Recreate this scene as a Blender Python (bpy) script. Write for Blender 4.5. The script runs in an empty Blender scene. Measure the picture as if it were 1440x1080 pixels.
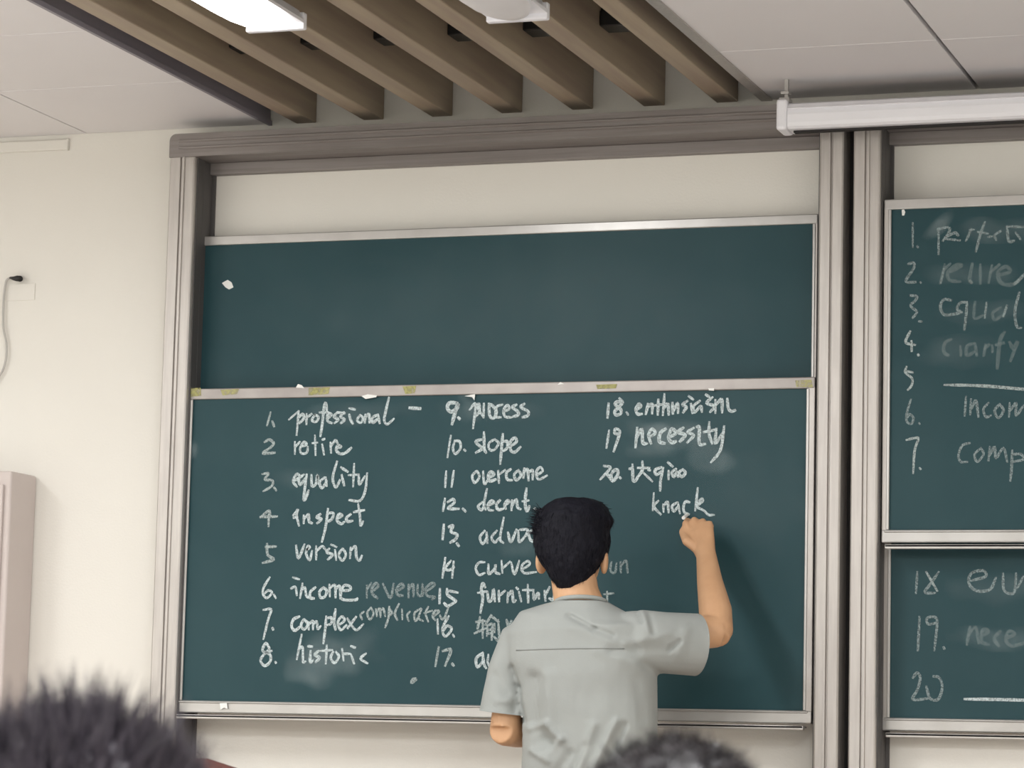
import bpy, bmesh, math, random
from mathutils import Vector, Matrix, noise
random.seed(7)
S = bpy.context.scene
COL = S.collection

# ------------------------------------------------------------------ camera
F, YAW, PITCH, ROLL = 4268.55, .3306849, .12540586, .02361828
CAM = Vector((0, -8.0, 1.23))
cy, sy, cp, sp = math.cos(YAW), math.sin(YAW), math.cos(PITCH), math.sin(PITCH)
fw = Vector((-sy*cp, cy*cp, sp)); r0 = Vector((cy, sy, 0)); u0 = r0.cross(fw)
rt = math.cos(ROLL)*r0 + math.sin(ROLL)*u0
up = -math.sin(ROLL)*r0 + math.cos(ROLL)*u0
cam = bpy.data.cameras.new('camera'); co = bpy.data.objects.new('camera', cam); COL.objects.link(co)
m = Matrix((rt, up, -fw)).transposed().to_4x4(); m.translation = CAM
co.matrix_world = m
cam.sensor_width = 36; cam.lens = F*36/1440; cam.clip_start = .05
cam.dof.use_dof = True; cam.dof.focus_distance = 8.2; cam.dof.aperture_fstop = 9
S.camera = co
# ------------------------------------------------------------------ world / exposure
w = bpy.data.worlds.new('world'); S.world = w; w.use_nodes = True
w.node_tree.nodes['Background'].inputs[0].default_value = (.8, .85, 1, 1)
w.node_tree.nodes['Background'].inputs[1].default_value = .05
S.view_settings.view_transform = 'Standard'; S.view_settings.look = 'None'
S.view_settings.exposure = 0.0; S.view_settings.gamma = 1; S.view_settings.use_curve_mapping = False
LAMP_W = 40.0           # watts of every ceiling lamp
LAMP_COL = (.965, .985, 1.0)

def at(px, py, Y):
    """point on the plane y = Y seen at photo pixel (px, py)"""
    d = fw + rt*((px-720)/F) - up*((py-540)/F)
    return CAM + d*((Y-CAM.y)/d.y)
def atz(px, py, Z):
    d = fw + rt*((px-720)/F) - up*((py-540)/F)
    return CAM + d*((Z-CAM.z)/d.z)
def pix(v):
    c = v-CAM; z = c.dot(fw)
    return 720+F*c.dot(rt)/z, 540-F*c.dot(up)/z

# ------------------------------------------------------------------ materials
def mat(name, col, rough=.6, metal=0, col2=None, nscale=6, stretch=None, bump=0, bscale=80, spec=.5, detail=4):
    m = bpy.data.materials.new(name); m.use_nodes = True
    n = m.node_tree.nodes; l = m.node_tree.links; b = n['Principled BSDF']
    b.inputs['Base Color'].default_value = (*col, 1); b.inputs['Roughness'].default_value = rough
    b.inputs['Metallic'].default_value = metal; b.inputs['Specular IOR Level'].default_value = spec
    tc = n.new('ShaderNodeTexCoord'); mp = n.new('ShaderNodeMapping'); l.new(tc.outputs['Object'], mp.inputs[0])
    if stretch: mp.inputs['Scale'].default_value = stretch
    if col2:
        t = n.new('ShaderNodeTexNoise'); t.inputs['Scale'].default_value = nscale; t.inputs['Detail'].default_value = detail
        l.new(mp.outputs[0], t.inputs['Vector'])
        r = n.new('ShaderNodeValToRGB'); r.color_ramp.elements[0].position = .35; r.color_ramp.elements[1].position = .65
        r.color_ramp.elements[0].color = (*col, 1); r.color_ramp.elements[1].color = (*col2, 1)
        l.new(t.outputs['Fac'], r.inputs[0]); l.new(r.outputs[0], b.inputs['Base Color'])
    if bump:
        t2 = n.new('ShaderNodeTexNoise'); t2.inputs['Scale'].default_value = bscale; l.new(mp.outputs[0], t2.inputs['Vector'])
        bp = n.new('ShaderNodeBump'); bp.inputs['Strength'].default_value = bump; bp.inputs['Distance'].default_value = .003
        l.new(t2.outputs['Fac'], bp.inputs['Height']); l.new(bp.outputs[0], b.inputs['Normal'])
    return m
def dust_mat(name, col, alpha, nscale=260, attr=None, lo=.3, hi=.62):
    m = bpy.data.materials.new(name); m.use_nodes = True
    n = m.node_tree.nodes; l = m.node_tree.links; out = n['Material Output']; b = n['Principled BSDF']
    b.inputs['Base Color'].default_value = (*col, 1); b.inputs['Roughness'].default_value = 1; b.inputs['Specular IOR Level'].default_value = 0
    tc = n.new('ShaderNodeTexCoord'); t = n.new('ShaderNodeTexNoise'); t.inputs['Scale'].default_value = nscale; t.inputs['Detail'].default_value = 3
    l.new(tc.outputs['Object'], t.inputs['Vector'])
    mr = n.new('ShaderNodeMapRange'); mr.inputs['From Min'].default_value = lo; mr.inputs['From Max'].default_value = hi
    mr.inputs['To Min'].default_value = alpha*.35; mr.inputs['To Max'].default_value = alpha
    l.new(t.outputs['Fac'], mr.inputs['Value']); fac = mr.outputs[0]
    if attr:
        a = n.new('ShaderNodeAttribute'); a.attribute_name = attr
        mu = n.new('ShaderNodeMath'); mu.operation = 'MULTIPLY'; l.new(a.outputs['Fac'], mu.inputs[0]); l.new(fac, mu.inputs[1]); fac = mu.outputs[0]
    tr = n.new('ShaderNodeBsdfTransparent'); mx = n.new('ShaderNodeMixShader')
    l.new(fac, mx.inputs[0]); l.new(tr.outputs[0], mx.inputs[1]); l.new(b.outputs[0], mx.inputs[2]); l.new(mx.outputs[0], out.inputs['Surface'])
    return m
def emis(name, col, s):
    m = bpy.data.materials.new(name); m.use_nodes = True; b = m.node_tree.nodes['Principled BSDF']
    b.inputs['Base Color'].default_value = (*col, 1)
    b.inputs['Emission Color'].default_value = (*col, 1); b.inputs['Emission Strength'].default_value = s
    return m
M = dict(
 wall=mat('wall_paint', (.80, .775, .715), .85, col2=(.83, .805, .745), nscale=1.2, bump=.15, bscale=150, spec=.2),
 ceil=mat('ceiling_metal_panel', (.80, .775, .785), .5, col2=(.82, .795, .80), nscale=2),
 dark=mat('dark_cavity', (.05, .045, .045), .9),
 slab=mat('slab_paint', (.10, .09, .09), .9),
 wood=mat('slat_wood', (.34, .265, .20), .55, col2=(.41, .335, .24), nscale=5, stretch=(6, .35, 6), bump=.1),
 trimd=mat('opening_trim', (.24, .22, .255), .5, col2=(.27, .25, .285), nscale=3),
 alu=mat('brushed_aluminium', (.47, .44, .415), .42, .55, col2=(.53, .50, .47), nscale=12, stretch=(8, 8, .6)),
 alul=mat('bright_aluminium', (.47, .455, .435), .32, .5, col2=(.52, .505, .485), nscale=14),
 alum=mat('stained_aluminium', (.33, .30, .285), .42, .4, col2=(.40, .37, .35), nscale=9),
 recess=mat('shaded_recess_grey', (.085, .08, .078), .6),  # shade of the post recesses put into the colour
 alud=mat('dull_grey_aluminium', (.235, .21, .20), .5, .4, col2=(.28, .255, .245), nscale=6, stretch=(.6, 8, 20)),
 board=mat('chalkboard_green', (.0165, .055, .065), .45, col2=(.023, .063, .073), nscale=3.2, detail=7, bump=.05, bscale=300, spec=.22),
 white=mat('white_plastic', (.86, .86, .90), .35, col2=(.88, .88, .92), nscale=4),
 black=mat('gap_black', (.012, .010, .010), .7),
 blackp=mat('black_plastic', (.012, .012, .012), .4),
 cable=mat('white_cable', (.5, .48, .45), .5),
 panel=mat('grey_pink_panel', (.60, .53, .50), .6, col2=(.63, .56, .53), nscale=3),
 floor=mat('floor_tile', (.58, .56, .53), .35, col2=(.62, .60, .57), nscale=3),
 podium=mat('platform_wood', (.25, .12, .06), .5, col2=(.32, .16, .08), nscale=4, stretch=(.5, 5, 5)),
 redwood=mat('red_brown_wood', (.10, .022, .014), .4, col2=(.15, .035, .02), nscale=5, stretch=(.6, 6, 6)),
 skin=mat('skin', (.58, .33, .18), .5, col2=(.64, .375, .21), nscale=14, bump=.08, bscale=200),
 shirt=mat('pale_grey_cotton', (.335, .35, .335), .9, col2=(.355, .37, .355), nscale=3, bump=.12, bscale=220, spec=.1),
 seam=mat('grey_seam_thread', (.24, .25, .24), .9),
 trousers=mat('dark_trousers', (.03, .035, .05), .85, col2=(.04, .045, .06), nscale=5, bump=.2),
 shoe=mat('shoe_leather', (.03, .025, .022), .4, col2=(.05, .04, .035), nscale=9),
 hair=mat('black_hair', (.006, .006, .010), .65, col2=(.009, .009, .014), nscale=60, bump=.4, bscale=160, spec=.15),
 hair2=mat('dark_brown_hair', (.045, .038, .05), .4, col2=(.085, .073, .092), nscale=24, spec=.6),
 hair3=mat('black_curly_hair', (.008, .006, .008), .45, col2=(.016, .012, .014), nscale=30, spec=.4),
 eye=mat('eye_white', (.8, .78, .75), .2), iris=mat('dark_iris', (.02, .012, .008), .2), lip=mat('lips', (.35, .12, .09), .5),
 navy=mat('navy_cotton', (.03, .04, .09), .9, col2=(.04, .05, .11), nscale=4, bump=.2),
 maroon=mat('maroon_cotton', (.15, .03, .03), .9, col2=(.18, .04, .035), nscale=4, bump=.2),
 chalk=dust_mat('white_chalk', (.60, .68, .69), 1.0),
 chalkm=dust_mat('softer_white_chalk', (.55, .63, .62), .72),
 chalkf=dust_mat('faded_chalk', (.42, .50, .50), .55),
 chalkff=dust_mat('half_wiped_chalk', (.36, .45, .45), .30),
 smear=dust_mat('smeared_chalk_dust', (.34, .43, .45), .42, nscale=14, attr='dust'),
 stick=mat('chalk_stick', (.85, .85, .82), .9),
 yellow=dust_mat('yellow_chalk', (.55, .53, .22), .65, nscale=90),
 glow=emis('lit_diffuser', (1, .98, .94), 9.0),
 diff=mat('unlit_diffuser', (.80, .78, .79), .35, col2=(.84, .82, .83), nscale=5),
)
# ------------------------------------------------------------------ mesh helpers
def link(name, me, parent=None, kind=None, label=None, cat=None, group=None):
    o = bpy.data.objects.new(name, me); COL.objects.link(o)
    if parent: o.parent = parent
    if kind: o['kind'] = kind
    if label: o['label'] = label
    if cat: o['category'] = cat
    if group: o['group'] = group
    return o
def obj(name, bm, m, parent=None, smooth=False, **k):
    bmesh.ops.recalc_face_normals(bm, faces=bm.faces)
    me = bpy.data.meshes.new(name); bm.to_mesh(me); bm.free()
    for mm in (m if isinstance(m, (list, tuple)) else [m]): me.materials.append(mm)
    if smooth:
        for p in me.polygons: p.use_smooth = True
    if parent is not None and parent.type == 'EMPTY':
        me.transform(Matrix.Translation(-parent.location))
    return link(name, me, parent, **k)
def thing(name, label, cat, loc, group=None):
    o = bpy.data.objects.new(name, None); COL.objects.link(o); o.location = loc; o.empty_display_size = .1
    o['label'] = label; o['category'] = cat
    if group: o['group'] = group
    return o
def box(bm, a, b, bev=0, seg=2, mi=0):
    a = Vector(a); b = Vector(b)
    lo = [min(a[i], b[i]) for i in range(3)]; hi = [max(a[i], b[i]) for i in range(3)]
    t = bmesh.new()
    vs = [t.verts.new((x, y, z)) for x in (lo[0], hi[0]) for y in (lo[1], hi[1]) for z in (lo[2], hi[2])]
    for f in ((0,1,3,2),(4,6,7,5),(0,4,5,1),(2,3,7,6),(0,2,6,4),(1,5,7,3)): t.faces.new([vs[i] for i in f])
    if bev: bmesh.ops.bevel(t, geom=t.edges[:], offset=bev, segments=seg, affect='EDGES', profile=.5)
    merge(bm, t, mi); return bm
def merge(bm, t, mi=0):
    mp = {v: bm.verts.new(v.co) for v in t.verts}
    for f in t.faces:
        try:
            nf = bm.faces.new([mp[v] for v in f.verts]); nf.material_index = mi; nf.smooth = f.smooth
        except ValueError: pass
    t.free()
def prism(bm, pts, axis, a, b):
    """pts: 2-D outline in the two other axes; extruded along axis from a to b"""
    def P(p, s):
        if axis == 0: return (s, p[0], p[1])
        if axis == 1: return (p[0], s, p[1])
        return (p[0], p[1], s)
    A = [bm.verts.new(P(p, a)) for p in pts]; B = [bm.verts.new(P(p, b)) for p in pts]; n = len(pts)
    bm.faces.new(A); bm.faces.new(B[::-1])
    for i in range(n): bm.faces.new((A[i], B[i], B[(i+1) % n], A[(i+1) % n]))
    return bm
def tube(bm, pts, rad, ref=(0, 1, 0), n=18, p=2.0, flat=False):
    pts = [Vector(q) for q in pts]; rad = [(r, r) if not isinstance(r, (tuple, list)) else r for r in rad]; ref = Vector(ref)
    rings = []
    for i, c in enumerate(pts):
        t = (pts[min(i+1, len(pts)-1)]-pts[max(i-1, 0)]).normalized()
        if flat: t = Vector((0, 0, 1))
        u = ref.cross(t)
        if u.length < 1e-3: u = Vector((1, 0, 0)).cross(t)
        u.normalize(); v = t.cross(u)
        ring = []
        for k in range(n):
            a = 2*math.pi*k/n; ca, sa = math.cos(a), math.sin(a)
            x = math.copysign(abs(ca)**(2/p), ca); y = math.copysign(abs(sa)**(2/p), sa)
            ring.append(bm.verts.new(c + u*rad[i][0]*x + v*rad[i][1]*y))
        rings.append(ring)
    for A, B in zip(rings, rings[1:]):
        for k in range(n): bm.faces.new((A[k], A[(k+1) % n], B[(k+1) % n], B[k]))
    bm.faces.new(rings[0][::-1]); bm.faces.new(rings[-1])
    return bm
def ellipsoid(bm, c, r, rot=None, n=20):
    t = bmesh.new(); bmesh.ops.create_uvsphere(t, u_segments=n, v_segments=max(8, n//2+2), radius=1)
    m = Matrix.Translation(Vector(c)) @ (rot.to_4x4() if rot else Matrix.Identity(4)) @ Matrix.Diagonal((*r, 1))
    bmesh.ops.transform(t, matrix=m, verts=t.verts); merge(bm, t)
def remeshed(bm, voxel, smooth_it=4):
    bmesh.ops.recalc_face_normals(bm, faces=bm.faces)
    me = bpy.data.meshes.new('tmp'); bm.to_mesh(me); bm.free()
    o = bpy.data.objects.new('tmp', me); COL.objects.link(o)
    r = o.modifiers.new('r', 'REMESH'); r.mode = 'VOXEL'; r.voxel_size = voxel
    s = o.modifiers.new('s', 'SMOOTH'); s.factor = .5; s.iterations = smooth_it
    dg = bpy.context.evaluated_depsgraph_get(); dg.update()
    out = bpy.data.meshes.new_from_object(o.evaluated_get(dg))
    bpy.data.objects.remove(o); bpy.data.meshes.remove(me)
    for q in out.polygons: q.use_smooth = True
    return out
def meobj(name, me, m, parent, **k):
    me.name = name; me.materials.clear(); me.materials.append(m)
    if parent is not None and parent.type == 'EMPTY': me.transform(Matrix.Translation(-parent.location))
    return link(name, me, parent, **k)
def smooth_line(P, k=5):
    if len(P) < 3: return [P[0]+(P[-1]-P[0])*(i/3) for i in range(4)] if len(P) > 1 else P
    Q = [P[0]*2-P[1]] + P + [P[-1]*2-P[-2]]; out = []
    for i in range(1, len(Q)-2):
        a, b, c, d = Q[i-1:i+3]
        for j in range(k):
            t = j/k
            out.append(.5*((2*b)+(c-a)*t+(2*a-5*b+4*c-d)*t*t+(3*b-a-3*c+d)*t**3))
    out.append(P[-1]); return out

# ================================================================== the setting
H = CAM.z + .23054*8        # ceiling height
XL, XR, YB = -6.2, 3.6, -10.5
bm = bmesh.new(); box(bm, (XL-.1, 0, 0), (XR+.1, .15, H+.5)); obj('wall_front', bm, M['wall'], kind='structure')
bm = bmesh.new(); box(bm, (XL-.15, YB, 0), (XL, 0, H+.5)); obj('wall_left', bm, M['wall'], kind='structure')
bm = bmesh.new(); box(bm, (XR, YB, 0), (XR+.15, 0, H+.5)); obj('wall_right', bm, M['wall'], kind='structure')
bm = bmesh.new(); box(bm, (XL-.1, YB-.15, 0), (XR+.1, YB, H+.5)); obj('wall_back', bm, M['wall'], kind='structure')
bm = bmesh.new(); box(bm, (XL-.1, YB-.1, -.1), (XR+.1, .1, 0)); obj('floor', bm, M['floor'], kind='structure')
bm = bmesh.new(); box(bm, (-5.2, -1.6, 0), (.6, 0, .15), .004); obj('platform', bm, M['podium'], kind='structure')
bm = bmesh.new(); box(bm, (XL-.15, YB-.15, H+.36), (XR+.15, .15, H+.5))
ceiling = obj('ceiling', bm, M['slab'], kind='structure')
OL, OR = -.43885*8, -.2511*8      # the slatted opening
xs_l = [OL]; 
for d in (.594, .59, .58, .58, .58): xs_l.append(xs_l[-1]-d)
xs_r = [OR, -1.438, -.865, -.29, .285]
ys = [0, -.576, -1.166, -1.755, -2.345, -2.935, -3.525]
cache = {}
def panel(x0, x1, y0, y1, dz=0, tilt=0, g=.0022):
    key = (round(x1-x0, 3), round(y0-y1, 3))
    if key not in cache:
        t = bmesh.new(); box(t, (g, -g, 0), (x1-x0-g, -(y0-y1)+g, .018), .0012, 1)
        me = bpy.data.meshes.new('ceiling_panel'); bmesh.ops.recalc_face_normals(t, faces=t.faces); t.to_mesh(me); t.free(); me.materials.append(M['ceil']); cache[key] = me
    o = link('ceiling_panel', cache[key], ceiling); o.location = (x0, y0, H+dz); o.rotation_euler = (0, tilt, 0)
for i in range(len(ys)-1):
    for j in range(len(xs_l)-1): panel(xs_l[j+1], xs_l[j], ys[i], ys[i+1], random.uniform(0, .0015))
    for j in range(len(xs_r)-1):
        panel(xs_r[j]+(.008 if j == 1 else 0), xs_r[j+1], ys[i], ys[i+1], random.uniform(0, .001), tilt=(-.004 if (i == 0 and j == 1) else 0))
# the rest of the suspended ceiling, over the seats and to the sides
bm = bmesh.new()
for a, b, c, d in ((XL, xs_l[-1], YB, 0), (xs_l[-1], OL, YB, ys[-1]), (OR, xs_r[-1], YB, ys[-1]), (xs_r[-1], XR, YB, 0)):
    box(bm, (a+.003, c, H), (b-.003, d-.003, H+.018))
obj('ceiling_field', bm, M['ceil'], ceiling)
# carrier strips above the joints
bm = bmesh.new()
for y in ys[1:]:
    box(bm, (xs_l[-1], y-.02, H+.022), (OL-.01, y+.02, H+.03)); box(bm, (OR+.02, y-.02, H+.022), (xs_r[-1], y+.02, H+.03))
for x in xs_l[1:]: box(bm, (x-.02, ys[-1], H+.031), (x+.02, 0, H+.038))
obj('carrier_strip', bm, M['alum'], ceiling, kind='stuff')
# opening side cheeks and flanges
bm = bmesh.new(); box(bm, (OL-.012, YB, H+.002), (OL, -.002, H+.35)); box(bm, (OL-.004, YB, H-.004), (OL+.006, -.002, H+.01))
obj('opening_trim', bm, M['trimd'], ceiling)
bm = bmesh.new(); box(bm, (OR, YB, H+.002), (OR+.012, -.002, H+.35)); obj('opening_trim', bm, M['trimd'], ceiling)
bm = bmesh.new(); box(bm, (OR-.028, YB, H-.004), (OR+.004, -.002, H+.004), .001, 1); obj('opening_flange', bm, M['alu'], ceiling)
# wooden slats
for i in range(7):
    x = -3.427+.2105*i
    bm = bmesh.new(); box(bm, (x, YB+.02, H-.002), (x+.062, -.004, H+.15), .002, 1)
    obj('ceiling_slat', bm, M['wood'], ceiling)
    # black block filling in the dark wedge beside each slat
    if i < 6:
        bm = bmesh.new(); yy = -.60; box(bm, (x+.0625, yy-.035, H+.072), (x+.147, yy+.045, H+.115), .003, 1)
        box(bm, (x+.0625, yy-.02, H+.11), (x+.09, yy+.02, H+.355)); obj('dark_gap_block', bm, M['blackp'], ceiling)
# cable trunking high on the wall, left of the board
a = at(-140, 214, -.012); b = at(93, 207, -.012)
t = thing('cable_trunking', 'thin cream cable trunking along the wall under the ceiling at top left', 'trunking', (a.x, -.0, a.z))
bm = bmesh.new(); box(bm, (a.x, -.010, a.z-.016), (b.x, 0, a.z+.016), .003); obj('channel', bm, M['wall'], t)
bm = bmesh.new(); box(bm, (b.x-.002, -.012, a.z-.018), (b.x+.005, 0, a.z+.018), .002); obj('end_cap', bm, M['wall'], t)

# ================================================================== board frames
DF, D1, D2 = -.13, -.10, -.045       # frame face, front board, back board
def frame(name, label, xo0, xi0, xi1, xo1, zt, zb, rail_h):
    o = thing(name, label, 'board frame', ((xo0+xo1)/2, 0, zb))
    for s, a, b in ((1, xo0, xi0), (-1, xo1, xi1)):
        wdt = abs(b-a)
        bm = bmesh.new()
        # post section: outer lip, groove, ridge, inner lip
        pr = [(0, 0), (0, DF+.004), (.004, DF), (wdt*.42, DF), (wdt*.45, DF+.006), (wdt*.50, DF+.006), (wdt*.52, DF-.004), (wdt*.60, DF-.004), (wdt*.62, DF+.001),
              (wdt-.006, DF+.001), (wdt-.002, DF+.004), (wdt, DF+.01), (wdt, -.004), (wdt*.3, 0)]
        prism(bm, [(a+s*q[0], q[1]) for q in pr], 2, zb+.01, zt-(.012 if s == 1 else .002)); obj('post', bm, M['alu'], o)
    bm = bmesh.new(); r = .02
    # top rail, with rounded outer corners
    pts = [(xo0, zt-rail_h), (xo0, zt-r)] + [(xo0+r-r*math.cos(k*math.pi/12), zt-r+r*math.sin(k*math.pi/12)) for k in range(1, 7)]
    pts += [(xo1-r+r*math.sin(k*math.pi/12), zt-r+r*math.cos(k*math.pi/12)) for k in range(0, 6)] + [(xo1, zt-r), (xo1, zt-rail_h)]
    prism(bm, pts, 1, DF-.006, -.001)
    obj('top_rail', bm, M['alud'], o)
    bm = bmesh.new()
    for q in (.32, .62): box(bm, (xo0+.03, DF-.010, zt-rail_h*q-.004), (xo1-.03, DF-.003, zt-rail_h*q+.004), .0015, 1)
    obj('rail_ridge', bm, M['alud'], o)
    bm = bmesh.new(); box(bm, (xi0, -.03, zt-rail_h-.034), (xi1, -.001, zt-rail_h), .002); obj('upper_strip', bm, M['alud'], o)  # grey strip across the wall under the top rail
    bm = bmesh.new(); box(bm, (xo0, DF-.004, zb-.06), (xo1, -.001, zb+.012), .008); obj('bottom_rail', bm, M['alud'], o)
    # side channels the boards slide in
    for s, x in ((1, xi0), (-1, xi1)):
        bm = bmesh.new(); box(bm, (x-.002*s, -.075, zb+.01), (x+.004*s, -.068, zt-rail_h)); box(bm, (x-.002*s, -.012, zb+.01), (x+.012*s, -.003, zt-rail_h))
        obj('side_channel', bm, M['recess'], o)
        bm = bmesh.new(); box(bm, (x, DF+.016, zb+.012), (x+.0035*s, -.004, zt-rail_h-.001)); obj('recess_shade', bm, M['recess'], o)  # thin dark sheet standing in for shade on the inner post face
    return o
zt = at(400, 181.5, DF).z; zb = .97
xo0 = at(224.5, 600, DF).x; xi0 = at(260.5, 600, DF).x
xi1 = at(1148, 560, DF).x; xo1 = at(1182.5, 560, DF).x
rail_h = zt-at(400, 214.5, DF).z
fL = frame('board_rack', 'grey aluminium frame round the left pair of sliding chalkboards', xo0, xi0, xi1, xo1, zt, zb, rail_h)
xr0 = at(1197, 560, DF).x; xr1 = at(1235, 560, DF).x; W = xo1-xo0
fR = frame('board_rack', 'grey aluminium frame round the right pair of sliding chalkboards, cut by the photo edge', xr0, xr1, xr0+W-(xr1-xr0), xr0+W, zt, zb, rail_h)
bm = bmesh.new(); box(bm, (xo1, -.045, zb), (xr0, -.002, zt)); link_o = obj('gap_strip', bm, M['black'], fR)  # black filler deepens the shade in the gap between the frames

words = {}
def chalkboard(label, x0, x1, ztop, zbot, Y, top_h, bot_h, lip=True, stile=.018, topm='alul'):
    """pane edges x0..x1; ztop = top of upper rail, zbot = bottom of lower rail"""
    o = thing('chalkboard', label, 'chalkboard', ((x0+x1)/2, Y, zbot))
    bm = bmesh.new(); box(bm, (x0-.004, Y, zbot+bot_h*.5), (x1+.004, Y+.02, ztop-top_h*.5)); obj('writing_surface', bm, M['board'], o)
    bm = bmesh.new(); box(bm, (x0-stile, Y-.007, ztop-top_h), (x1+stile, Y+.026, ztop), .003); obj('top_rail', bm, M[topm], o)
    bm = bmesh.new(); box(bm, (x0-stile, Y-.009, zbot), (x1+stile, Y+.026, zbot+bot_h), .003); 
    box(bm, (x0-stile*.5, Y-.013, zbot+bot_h-.007), (x1+stile*.5, Y-.004, zbot+bot_h-.001), .002, 1)
    obj('bottom_rail', bm, M['alul'], o)
    if lip:
        bm = bmesh.new(); box(bm, (x0-.002, Y-.030, zbot-.018), (x1+.002, Y-.012, zbot-.006), .002); box(bm, (x0, Y-.030, zbot-.012), (x1, Y+.02, zbot-.008))
        obj('chalk_tray', bm, M['alul'], o)
    for a, b in ((x0-stile, x0), (x1, x1+stile)):
        bm = bmesh.new(); box(bm, (a, Y-.006, zbot+.01), (b, Y+.026, ztop-.01), .002)
        obj('stile', bm, M['alu'], o)
        e = b if a < x0 else a
        bm = bmesh.new(); box(bm, (e-.004, Y-.0085, zbot+bot_h), (e+.004, Y-.002, ztop-top_h), .0015, 1); obj('edge_bead', bm, M['alul'], o)
    return o
# left unit: front board low, back board high
x0, x1 = at(269.5, 600, D1).x, at(1136.5, 600, D1).x
LF = chalkboard('lower left sliding chalkboard with numbered word lists, behind the writing man', x0, x1, at(400, 544.8, D1).z, at(300, 1002.5, D1).z, D1, .031, .034, stile=.019, topm='alum')
LB = chalkboard('blank green chalkboard above the word lists, upper left, with one small white mark', at(284, 430, D2).x, at(1144.5, 430, D2).x,
     at(289, 333, D2).z, at(300, 566, D2).z-.33, D2, .027, .034, lip=False, stile=.010)
# right unit: front board high, back board low
rx0 = at(1250, 560, D1).x; wr = x1-x0
RF = chalkboard('upper right chalkboard with faded list one to seven, cut by the photo edge', rx0, rx0+wr, at(1251, 281, D1).z, at(1251, 763.5, D1).z, D1, .028, .034, stile=.016)
rb0 = at(1250.5, 900, D2).x
RB = chalkboard('lower right chalkboard with numbers eighteen to twenty, below the faded list', rb0, rb0+wr, at(1251, 700, D2).z, at(1256, 1027.5, D2).z, D2, .028, .034, stile=.02)

# ------------------------------------------------------------------ handwriting
YOF = {'LF': D1, 'LB': D2, 'RF': D1, 'RB': D2}; OB = {'LF': LF, 'LB': LB, 'RF': RF, 'RB': RB}
Z = {'A': (360, 555, 6), 'B': (360, 640, 6), 'C': (360, 700, 6), 'D': (360, 800, 7.45), 'E': (490, 800, 9), 'F': (610, 555, 8.47), 'G': (610, 640, 8.47),
     'H': (600, 720, 7.58), 'I': (600, 810, 7.58), 'J': (840, 545, 6.857), 'K': (830, 640, 7.2), 'L': (840, 770, 10.8), 'M': (1260, 290, 8),
     'N': (1260, 400, 8), 'O': (1260, 500, 5.684), 'P': (1260, 780, 4.909)}
def write(board, z, what, strokes, m='chalk', w=3.3):
    ox, oy, sc = Z[z]; Y = YOF[board]; bm = bmesh.new(); zz = 0
    for s in strokes.split('/'):
        q = [float(a) for a in s.replace(',', ' ').split()]
        P = [at(ox+q[i]/sc, oy+q[i+1]/sc, Y) for i in range(0, len(q)-1, 2)]
        if len(P) < 1: continue
        if len(P) == 1: P.append(P[0]+Vector((.002, 0, .001)))
        L = smooth_line(P); zz += 1; n = len(L); prev = None
        ww = w*1.22/500*random.uniform(.9, 1.1)
        for i, c in enumerate(L):
            t = L[min(i+1, n-1)]-L[max(i-1, 0)]
            if t.length < 1e-6: continue
            t.normalize(); nn = Vector((-t.z, 0, t.x))
            taper = min(1, .65+.35*min(i, n-1-i)/1.5)
            h = ww*.5*taper*(1+.22*noise.noise(c*90))
            off = Vector((0, -.0012-.00025*(zz % 7), 0))
            if i == 0: c = c-t*ww*.35
            if i == n-1: c = c+t*ww*.35
            cur = (bm.verts.new(c+nn*h+off), bm.verts.new(c-nn*h+off))
            if prev: bm.faces.new((prev[0], prev[1], cur[1], cur[0]))
            prev = cur
    lab = 'handwritten chalk ' + what
    obj('chalk_writing', bm, M[m], OB[board], label=lab)
write('LF','A','number 1','125,150 95,260/140,225 155,268','chalkm')
write('LF','A','word professional','280,210 350,150/362,140 345,340/355,200 395,165 405,200 370,240/430,165 428,250/430,195 470,165/500,170 475,215 510,230 530,190 500,170/600,140 590,70 575,110 560,250 545,350/540,150 610,150/600,205 640,170 610,160 605,220 640,240/690,150 660,185 695,210 665,240/745,150 715,185 750,210 720,240/690,150 750,160/790,170 800,210 820,245/790,115 835,125/880,170 855,215 885,238 905,200 880,170/925,170 920,235/925,190 955,165 960,235/1030,170 985,195 990,235 1035,200/1035,175 1045,240/1125,25 1100,130 1085,215 1110,250 1165,205')
write('LF','A','dash','1300,112 1385,118','chalk',5)
write('LF','A','number 2','75,400 115,380 150,410 120,450 60,495 160,490','chalkm')
write('LF','A','word retire','330,400 330,500/335,440 370,400/385,440 430,420 405,400 375,450 385,495 430,490 440,440/500,345 505,510/480,410 520,405/565,380 580,375/560,420 575,505/630,405 635,490/640,430 670,385 690,410/690,450 720,440 690,430 680,470 715,500 760,490 805,450')
write('LF','B','number 3','55,160 110,155 75,205 140,215 135,260 65,305/155,275 172,298','chalkm')
write('LF','B','word equality','320,220 370,185 345,160 315,220 345,265/405,165 365,200 375,250 415,200/430,165 405,360 420,370 445,300/470,170 475,260 510,240 520,170 530,240/580,190 540,230 560,280 600,220/590,190 600,260/685,55 650,180 660,250 680,270 710,210/725,170 745,255/720,105 775,140/830,75 822,265/785,170 870,165/870,170 875,250 920,180/940,155 925,300 880,385 790,380')
write('LF','C','number 4','40,165 110,110 120,150/40,162 180,158/110,130 108,240','chalkm')
write('LF','C','word inspect','315,150 335,125 355,100 345,150 365,235/320,170 350,160/405,150 405,215/410,180 445,140 450,200 475,215/545,140 515,165 555,180 520,215/610,95 590,250 560,370/605,130 655,130 640,180 600,205/690,175 730,150 700,140 685,190 720,220 745,205/800,140 765,170 775,200 815,195/865,55 880,160 885,235 905,200/830,120 915,105')
write('LF','C','number 5','95,390 100,480 150,520 60,550/85,415 170,412','chalkm')
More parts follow.
